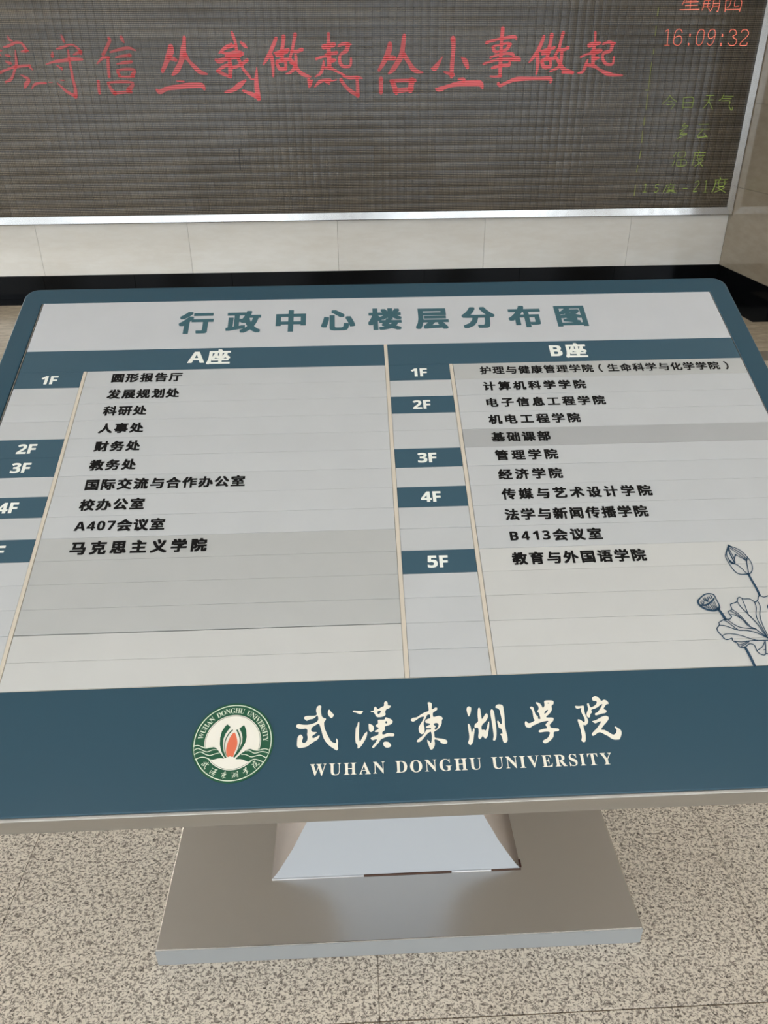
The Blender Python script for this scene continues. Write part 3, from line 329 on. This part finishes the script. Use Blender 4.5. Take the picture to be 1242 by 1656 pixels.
# ---------------------------------------------------------------- scrolling message display on the back wall
YL = YB - .05
BS = .061; DX1, DZ0 = 3.128, .662; NC, NR = 110, 41; DX0 = DX1 - NC * BS; DZ1 = DZ0 + NR * BS
disp = bpy.data.objects.new('message_display', None); S.collection.objects.link(disp); disp.location = ((DX0 + DX1) / 2, YB, DZ0)
disp['label'] = 'wide dark LED message display with red handwritten characters in a steel frame'; disp['category'] = 'display'
DI = T(-(DX0 + DX1) / 2, -YB, -DZ0)
link('backing', box_me(DX0 - .01, DX1 + .01, YL + .02, YB - .002, DZ0 - .01, DZ1 + .01), mat('display_backing', (.05, .045, .04), .6), disp, DI)
def rail(x0, x1, z0, z1, horiz, inner):
    # stainless rail with a sloped inner lip; profile swept straight, mitred ends
    w = .06; V = []; d0, d1, d2 = YL - .0065, YL - .012, YL + .04
    if horiz:
        s = 1 if inner == 'up' else -1; zi, zo = (z1, z0) if s > 0 else (z0, z1)
        V = [(x0 + w, d0, zi), (x1 - w, d0, zi), (x0 + .006, d1, zo + s * .006), (x1 - .006, d1, zo + s * .006), (x0, d1 + .006, zo), (x1, d1 + .006, zo), (x0, YB - .003, zo), (x1, YB - .003, zo)]
    else:
        s = 1 if inner == 'left' else -1; xi, xo = (x0, x1) if s > 0 else (x1, x0)
        V = [(xi, d0, z0 + w), (xi, d0, z1 - w), (xo - s * .006, d1, z0 + .006), (xo - s * .006, d1, z1 - .006), (xo, d1 + .006, z0), (xo, d1 + .006, z1), (xo, YB - .003, z0), (xo, YB - .003, z1)]
    V += [(v[0], YL + .03, v[2]) for v in V[:2]]; F = [(0, 1, 3, 2), (2, 3, 5, 4), (4, 5, 7, 6), (8, 9, 1, 0)]
    me = bpy.data.meshes.new('rail'); me.from_pydata(V, [], F); me.update()
    bm = bmesh.new(); bm.from_mesh(me); bmesh.ops.recalc_face_normals(bm, faces=bm.faces[:]); bm.to_mesh(me); bm.free()
    return link('frame_rail', me, STEEL, disp, DI)
fx0, fx1, fz0, fz1 = DX0 - .06, DX1 + .058, DZ0 - .06, DZ1 + .06
rail(fx0, fx1, fz0, DZ0, True, 'up'); rail(fx0, fx1, DZ1, fz1, True, 'down'); rail(DX1, fx1, fz0, fz1, False, 'left'); rail(fx0, DX0, fz0, fz1, False, 'right')
def block_geo(bulge=.0018):
    h = BS / 2 - .0006; n = 3; V = []; F = []
    for j in range(n + 1):
        for i in range(n + 1):
            u, v = -1 + 2 * i / n, -1 + 2 * j / n
            V.append((u * h, -bulge * (1 - .5 * (u * u + v * v)), v * h))
    for j in range(n):
        for i in range(n): a = j * (n + 1) + i; F.append((a, a + 1, a + n + 2, a + n + 1))
    b = len(V)
    ring = [(0, 0), (n, 0), (n, n), (0, n)]
    for i, j in ring: v = V[j * (n + 1) + i]; V.append((v[0], .008, v[2]))
    e = len(V)
    V.extend([V[j * (n + 1) + i] for i, j in ring]); return V, F + [(e, b, b + 1, e + 1)[::-1], (e + 1, b + 1, b + 2, e + 2)[::-1], (e + 2, b + 2, b + 3, e + 3)[::-1], (e + 3, b + 3, b, e)[::-1]]
    def side(idx, q0, q1): F.append(tuple(idx) + (q1, q0))
    c = 0; side([0, 1, 2, 3][::-1], b + 1, b); side([3, 7, 11, 15][::-1], b + 2, b + 1); side([15, 14, 13, 12][::-1], b + 3, b + 2); side([12, 8, 4, 0][::-1], b, b + 3)
    return V, F
BV, BF = block_geo()
bme = bpy.data.meshes.new('matrix_block'); bme.from_pydata(BV, [], BF); bme.update()
for p in bme.polygons[:9]: p.use_smooth = True
at = bme.attributes.new('tone', 'FLOAT', 'FACE')
RV, RF, RT = [], [], []
def tilt_for(c, r):
    rnd = random.Random(c * 97 + r)
    module = random.Random((c // 8) * 31 + (r // 4) * 7)
    return (module.gauss(0, .006) + rnd.gauss(0, .005), module.gauss(0, .006) + rnd.gauss(0, .005), module.random() * .6 + rnd.random() * .4)
for c in range(NC):
    for r in range(NR):
        tx, tz, tone = tilt_for(c, r); x, z = DX1 - (c + .5) * BS, DZ0 + (r + .5) * BS
        M = T(x, YL + .012, z) @ Matrix.Rotation(tx, 4, 'X') @ Matrix.Rotation(tz, 4, 'Z')
        if c < 25 and r < 12: link('matrix_block', bme, LEDM, disp, DI @ M)
        else:
            b = len(RV); RV += [tuple(M @ Vector(v)) for v in BV]; RF += [tuple(b + i for i in f) for f in BF]; RT += [tone] * len(BF)
rme = bpy.data.meshes.new('matrix_blocks'); rme.from_pydata(RV, [], RF); rme.update()
a_ = rme.attributes.new('tone', 'FLOAT', 'FACE'); a_.data.foreach_set('value', RT)
rme.polygons.foreach_set('use_smooth', ([True] * 9 + [False] * (len(BF) - 9)) * (len(RF) // len(BF)))
link('matrix_blocks', rme, LEDM2, disp, DI, kind='stuff')
zl = YL + .0085
def flat_xz(me, y):
    return me
for k, ss in enumerate(RED):
    me = strokes_me(ss, 1000, zl, 'xz', name='glyph', wmul=.95 if k < 3 else 1.05); link('lit_glyph', me, REDD if k < 3 else REDL, disp, DI, label='dimmer red character' if k < 3 else None)
def lit(strokes, counts, m, label):
    k = 0
    for n in counts:
        link('lit_glyph', strokes_me(strokes[k:k + n], 1000, zl, 'xz'), m, disp, DI, label=label); k += n
    assert k == len(strokes), (k, len(strokes))
lit(CLK, [3, 1, 2, 1, 1, 2, 1, 1, 7, 10, 5], ORL, 'orange lit character')
lit(GRN, [4, 4, 4, 4, 2, 4, 5, 7, 2, 2, 7, 1, 1, 2, 7], GRL, 'dim green lit character')
for q in GAP: link('module_gap_line', strokes_me([q], 1000, zl, 'xz', caps=False), BLACKP, disp, DI)  # dark gap line between display modules
for q in GLN: link('line_segment', strokes_me([q], 1000, zl, 'xz', caps=False), GRLD, disp, DI)

# ---------------------------------------------------------------- slanted floor directory sign
BT, BY, BZ, BL = math.radians(24.2907), .5510, .8409, .8931
XL_, XR_ = -.5647, .6647
sign = bpy.data.objects.new('directory_sign', None); S.collection.objects.link(sign); sign.location = (.061, 1.2, 0)
sign['label'] = 'slanted teal and silver floor directory board on a flared silver pedestal'; sign['category'] = 'sign'
SI = T(-.061, -1.2, 0)
BM = SI @ T(0, BY, BZ) @ Matrix.Rotation(BT, 4, 'X')      # board space: x across, y up the slope, z off the face
def rrect(x0, x1, y0, y1, r, n=8):
    pts = []
    for cx, cy, a0 in ((x1 - r, y0 + r, -90), (x1 - r, y1 - r, 0), (x0 + r, y1 - r, 90), (x0 + r, y0 + r, 180)):
        for i in range(n + 1): a = math.radians(a0 + 90 * i / n); pts.append((cx + r * math.cos(a), cy + r * math.sin(a)))
    return pts
PX0, PX1, PV0, PV1 = -.5286, .629, .1432, .8546
ox0, ox1, ov0, ov1 = -.5345, .6325, .1428, .8568
def ring_me():
    e = .0016
    return curve_me([rrect(XL_ + e, XR_ - e, .0045, BL - e, .021), [(ox0, ov0), (ox0, ov1), (ox1, ov1), (ox1, ov0)]], z=-.002 - 0, ext=.0004, bev=.0016, name='face_plate')
fp = link('face_plate', ring_me(), TEAL, sign, BM)
body = curve_me([rrect(XL_ + .0015, XR_ - .0015, .0005, BL - .0015, .021)], z=-.0275, ext=.0220, bev=.0008, name='board_body'); link('board_body', body, ALU, sign, BM)
link('underside_shade_panel', box_me(XL_ + .012, XR_ - .012, .012, BL - .012, -.0512, -.0498), mat('underside_shade', (.20, .175, .15), .6), sign, BM)  # added dark panel, coloured as shade to darken the base plate's reflection
link('recess_floor', box_me(ox0 - .002, ox1 + .002, ov0 - .002, ov1 + .002, -.0055, -.0045), BLACKP, sign, BM)
link('slat_backing', box_me(PX0, PX1, PV0, PV1, -.0050, -.0040), mat('slat_backing_grey', (.10, .10, .095), .6), sign, BM)
link('side_track', box_me(-.5312, -.5300, PV0, PV1, -.0050, -.0012), ALU, sign, BM)
link('side_track', box_me(.6302, .6312, PV0, PV1, -.0050, -.0012), ALU, sign, BM)
link('bottom_track', box_me(PX0, PX1, PV0 - .0002, PV0 + .0016, -.0050, -.0010), CREAM, sign, BM)
ZT = -.0006
def panel(u0, u1, v0, v1, m, nm, label=None, tx=0, tz=0, dz=0):
    w, h = u1 - u0, v1 - v0; key = (round(w, 4), round(h, 4), m.name)
    if key not in panel.cache: panel.cache[key] = box_me(-w / 2, w / 2, -h / 2, h / 2, -.0033, 0, .00025)
    me = panel.cache[key]
    return link(nm, me, m, sign, BM @ T((u0 + u1) / 2, (v0 + v1) / 2, ZT + dz) @ Matrix.Rotation(tx, 4, 'X') @ Matrix.Rotation(tz, 4, 'Y'), label)
panel.cache = {}
V1, V0 = .7324, .6828; RH = (.6828 - .1448) / 15
tp = panel(PX0, PX1, V1 + .0003, PV1, TITLEM, 'title_panel')
hA = panel(PX0, .0490, V0 + .0003, V1 - .0002, SLATB, 'header_slat'); hB = panel(.0546, PX1, V0 + .0003, V1 - .0002, SLATB, 'header_slat')
cu, cv = (PX0 + PX1) / 2, (V1 + .0003 + PV1) / 2
put_text(tp, T(-.3005 - cu, .7968 - cv, .0003), '行政中心楼层分布图', .0575, .0022, .7085, TEALP)
hc = (V0 + V1) / 2; put_text(hA, T(-.2685 - (PX0 + .0490) / 2, .7105 - hc, .0003), 'A座', .0360, .0013, .0700, WHITE, 1.05)
put_text(hB, T(.3165 - (PX1 + .0546) / 2, .7085 - hc, .0003), 'B座', .0360, .0013, .0640, WHITE)
AT = ['圆形报告厅', '发展规划处', '科研处', '人事处', '财务处', '教务处', '国际交流与合作办公室', '校办公室', 'A407会议室', '马克思主义学院']
AW = [.1108, .1107, .0658, .0664, .067, .0665, .224, .0891, .1218, .1826]
BT_ = ['护理与健康管理学院（生命科学与化学学院）', '计算机科学学院', '电子信息工程学院', '机电工程学院', '基础课部', '管理学院', '经济学院', '传媒与艺术设计学院', '法学与新闻传播学院', 'B413会议室', '教育与外国语学院']
BW = [.4099, .1652, .1884, .1423, .0896, .095, .095, .2149, .1995, .1290, .1788]
NUMA = {0: '1F', 4: '2F', 5: '3F', 7: '4F', 9: '5F'}; NUMB = {0: '1F', 2: '2F', 5: '3F', 7: '4F', 10: '5F'}
D1, D1r, D2, D2r, D3, D3r = -.4278, -.4228, .0490, .0545, .1520, .1574
for i in range(15):
    v1 = V0 - i * RH; v0 = v1 - RH; vm = (v0 + v1) / 2; gp = .00016
    rnd = random.Random(i * 5 + 1)
    def tl(): return dict(tx=rnd.gauss(0, .0006), tz=rnd.gauss(0, .0003), dz=rnd.uniform(-.0002, .0001))
    top, bot = v1 - gp, v0 + gp
    if i == 12: bot += .0008
    # left block: floor number slat, room slat; right block the same
    s = panel(PX0, D1 - .0004, v0 + gp, v1 - gp, SLATB if i in NUMA else SLAT, 'slat', 'teal floor number slat' if i in NUMA else None, **tl())
    if i in NUMA: put_text(s, T(-.4920 - (PX0 + D1 - .0004) / 2, -.0004, .0003), NUMA[i], .0250, .0009, .0285, WHITE, 1.06)
    m = SLAT if i < 9 else (SLATG if i < 13 else SLATC)
    s = panel(D1r + .0006, D2 - .0004, bot, top, m, 'slat', 'plain greyer slat' if 9 <= i < 13 else None, **tl())
    if i < 10: put_text(s, T(-.3820 - (D1r + .0006 + D2 - .0004) / 2, .0012, .0003), AT[i], .0214 if i == 9 else .0205, .00105 if i == 9 else .00085, AW[i], INK)
    s = panel(D2r + .0003, D3 - .0004, v0 + gp, v1 - gp, SLATB if i in NUMB else SLAT, 'slat', 'teal floor number slat' if i in NUMB else None, **tl())
    if i in NUMB: put_text(s, T(.0875 - (D2r + .0003 + D3 - .0004) / 2, -.0004, .0003), NUMB[i], .0250, .0009, .0290, WHITE, 1.06)
    m = SLATG if i == 0 else SLATD if i == 4 else SLAT if i < 10 else SLATC
    s = panel(D3r + .0006, PX1, v0 + gp, v1 - gp, m, 'slat', 'grey slat' if i == 4 else None, **tl())
    if i < 11: put_text(s, T(.1990 - (D3r + .0006 + PX1) / 2, .0006, .0003), BT_[i], .0200 if i else .0188, .0008 if i else .0006, BW[i], INK)
for a, b, t in ((D1, D1r, V0 - .0002), (D2, D2r, V1), (D3, D3r, V0 - .0002)):
    link('divider_strip', box_me(a, b, PV0 + .001, t, -.0045, -.0001, .0004), CREAM, sign, BM)
# lotus line drawing, the part beyond the picture's edge mirrored leaf strokes
lot = strokes_me(LOT, 20000, .0002, name='lotus_print')
xc = max(max(s[0::3]) for s in LOT) / 20000 - .0005
mir = [[(int(2 * xc * 20000 - v) if i % 3 == 0 else v) for i, v in enumerate(s)] for s in LOT if min(s[0::3]) / 20000 > xc - .075 and max(s[1::3]) / 20000 < .262 and len(s) > 6]
bm = bmesh.new(); bm.from_mesh(lot); m2 = strokes_me(mir, 20000, .0002); bm.from_mesh(m2)
for v in bm.verts: v.co.x = min(v.co.x, PX1)
bm.to_mesh(lot); bm.free(); link('lotus_print', lot, NAVYP, sign, BM, 'dark blue lotus line drawing')
# handwritten name and its serif translation on the teal lower strip
for polys in CAL:
    pp = [smooth([(p[i] / 20000, p[i + 1] / 20000) for i in range(0, len(p), 2)], 3) for p in polys]
    link('handwritten_glyph', curve_me(pp, .00025), IVORY, sign, BM)
put_text(sign, BM @ T(-.0622, .0404, .00025), 'WUHAN DONGHU UNIVERSITY', .0188, 0, .3350, IVORY, ser=True)
# round emblem
EC = (-.1466, .0746); em_me = curve_me([[(.0450 * math.cos(t * math.pi / 48), .0450 * math.sin(t * math.pi / 48)) for t in range(96)]], z=.0004, ext=.0006, name='emblem_disc')
EMM = BM @ T(EC[0], EC[1], 0); emb = link('emblem', em_me, GREENP, sign, EMM, 'round green and cream emblem with a red flame')
def ringm(r0, r1, z):
    n = 96; V = []; F = []
    for i in range(n): a = 2 * math.pi * i / n; V += [(r0 * math.cos(a), r0 * math.sin(a), z), (r1 * math.cos(a), r1 * math.sin(a), z)]
    for i in range(n): j = (i + 1) % n; F.append((2 * i, 2 * i + 1, 2 * j + 1, 2 * j))
    me = bpy.data.meshes.new('ring'); me.from_pydata(V, [], F); me.update(); return me
link('outer_ring', ringm(.0420, .0431, .0012), LINEP, emb)
link('centre_disc', curve_me([[(.0312 * math.cos(t * math.pi / 48), .0312 * math.sin(t * math.pi / 48)) for t in range(96)]], .0012), CREAMP, emb)
link('fine_ring', ringm(.0299, .0303, .0013), GREENP, emb)
EI = T(-EC[0], -EC[1], 0)
for k, p in enumerate(EM['GP']):
    pts = [(p[i] / 20000, p[i + 1] / 20000) for i in range(0, len(p), 2)]
    link('petal' if k > 1 else 'wave', curve_me([smooth(pts, 2) if k < 2 else pts], .0014 if k < 2 else .0015), GREENP, emb, EI)
for q in EM['GS']: link('petal_line', strokes_me([q], 20000, .0015), GREENP, emb, EI)
for q in EM['WS']: link('wave_line', strokes_me([q], 20000, .0017), LINEP, emb, EI)
p = EM['FL'][0]; fm = curve_me([smooth([(p[i] / 20000, p[i + 1] / 20000) for i in range(0, len(p), 2)], 3)], .0015); link('flame', fm, FLAME, emb, EI)
# letters round the emblem
letters = []
def arc_text(s, r, a0, a1, size, off):
    n = len(s); bm = bmesh.new()
    wd = {'I': .55, 'W': 1.35, 'D': 1.1, 'O': 1.1, 'G': 1.1, 'H': 1.1, 'N': 1.1, 'U': 1.05, ' ': .7, 'E': .9, 'S': .8, 'R': 1, 'T': .9, 'Y': 1, 'V': 1, 'A': 1}
    tot = sum(wd[c] for c in s); acc = 0
    for c in s:
        mid = (acc + wd[c] / 2) / tot; acc += wd[c]
        if c == ' ': continue
        a = math.radians(a0 + (a1 - a0) * mid); me = text_me(serif(c), size).copy()
        M = T(r * math.cos(a), r * math.sin(a), .0014) @ Matrix.Rotation(a - math.pi / 2, 4, 'Z') @ Matrix.Scale(.9, 4, (1, 0, 0)) 
        for v in me.vertices: v.co = M @ v.co
        bm.from_mesh(me); bpy.data.meshes.remove(me)
    me = bpy.data.meshes.new('ring_lettering'); bm.to_mesh(me); bm.free(); return me
link('ring_lettering', arc_text('WUHAN DONGHU UNIVERSITY', .0364, 172, -1, .0084, 0), LINEP, emb, kind='stuff')
bm = bmesh.new()
for polys, a in zip(CAL, (-139, -120, -101, -82, -64, -44)):
    pp = [[(q[i] / 20000, q[i + 1] / 20000) for i in range(0, len(q), 2)] for q in polys]
    xs_ = [q[0] for e in pp for q in e]; ys_ = [q[1] for e in pp for q in e]; mx, my = (min(xs_) + max(xs_)) / 2, (min(ys_) + max(ys_)) / 2
    me = curve_me([[((q[0] - mx) * .155, (q[1] - my) * .155) for q in e] for e in pp]); ar = math.radians(a)
    M = T(.0366 * math.cos(ar), .0366 * math.sin(ar), .0014) @ Matrix.Rotation(ar + math.pi / 2, 4, 'Z')
    for v in me.vertices: v.co = M @ v.co
    bm.from_mesh(me); bpy.data.meshes.remove(me)
me = bpy.data.meshes.new('small_glyphs'); bm.to_mesh(me); bm.free(); link('small_glyphs', me, LINEP, emb, kind='stuff')
# base plate and flared pedestal
BPZ = .0476
link('base_plate', box_me(-.4189, .5416, .8939, 1.52, 0.0004, BPZ, .0018, seg=2), m_metal('silver_plate_sheet', (.70, .68, .655), .24, .03, (1, 1, 1), .96), sign, SI)
link('front_edge_tint', box_me(-.4189, .5416, .8930, .8942, .001, BPZ - .0018), mat('edge_light_tint', (.40, .415, .42), .5, .3), sign, SI)  # added strip, its colour standing in for window light on the front edge
prof = [(.0476, .2655, 1.036), (.060, .2530, 1.0422), (.077, .2397, 1.0510), (.103, .2203, 1.0640), (.131, .2030, 1.0780), (.158, .1862, 1.0912), (.20, .1680, 1.110), (.25, .1530, 1.128), (.32, .1390, 1.145), (.42, .1290, 1.158), (.60, .1230, 1.166), (.98, .1210, 1.170)]
V, F = [], []; cx = .0602; ycen = 1.24
for z, hx, yf in prof:
    yb = ycen + (ycen - yf) * .9; V += [(cx - hx, yf, z), (cx + hx, yf, z), (cx + hx, yb, z), (cx - hx, yb, z)]
for i in range(len(prof) - 1):
    for j in range(4): a, b = 4 * i + j, 4 * i + (j + 1) % 4; F.append((a, b, b + 4, a + 4))
F += [(3, 2, 1, 0), tuple(len(V) - 4 + k for k in range(4))]
me = bpy.data.meshes.new('pedestal'); me.from_pydata(V, [], F); me.update()
bm = bmesh.new(); bm.from_mesh(me)
for e in bm.edges:
    if abs(e.verts[0].co.z - e.verts[1].co.z) > .001: e.smooth = False
bm.to_mesh(me); bm.free()
for p in me.polygons[:-2]: p.use_smooth = True
me.materials.append(ALUB); me.materials.append(ALU_SHADE)
for p in me.polygons: p.material_index = 1 if abs(p.normal.x) > .6 else 0  # side faces take the shade-darkened copy
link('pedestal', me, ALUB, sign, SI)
def bead(x0, x1, m, r=.0028, lab=None): link('weld_bead', box_me(x0, x1, 1.0335, 1.0335 + 2 * r, BPZ - .0005, BPZ + r, .001), m, sign, SI, lab)
bead(-.2045, -.010, WELDW, .0022, 'bright weld bead'); bead(-.010, .177, WELDB, .0022, 'brown weld bead'); bead(.177, .262, WELDW, .0026); bead(.262, .326, WELDB, .002)
link('rust_patch', box_me(.3235, .3285, 1.040, 1.058, BPZ - .0005, BPZ + .002, .0008), mat('dark_rust', srgb(70, 40, 32), .8), sign, SI, 'dark rust at the pedestal corner')
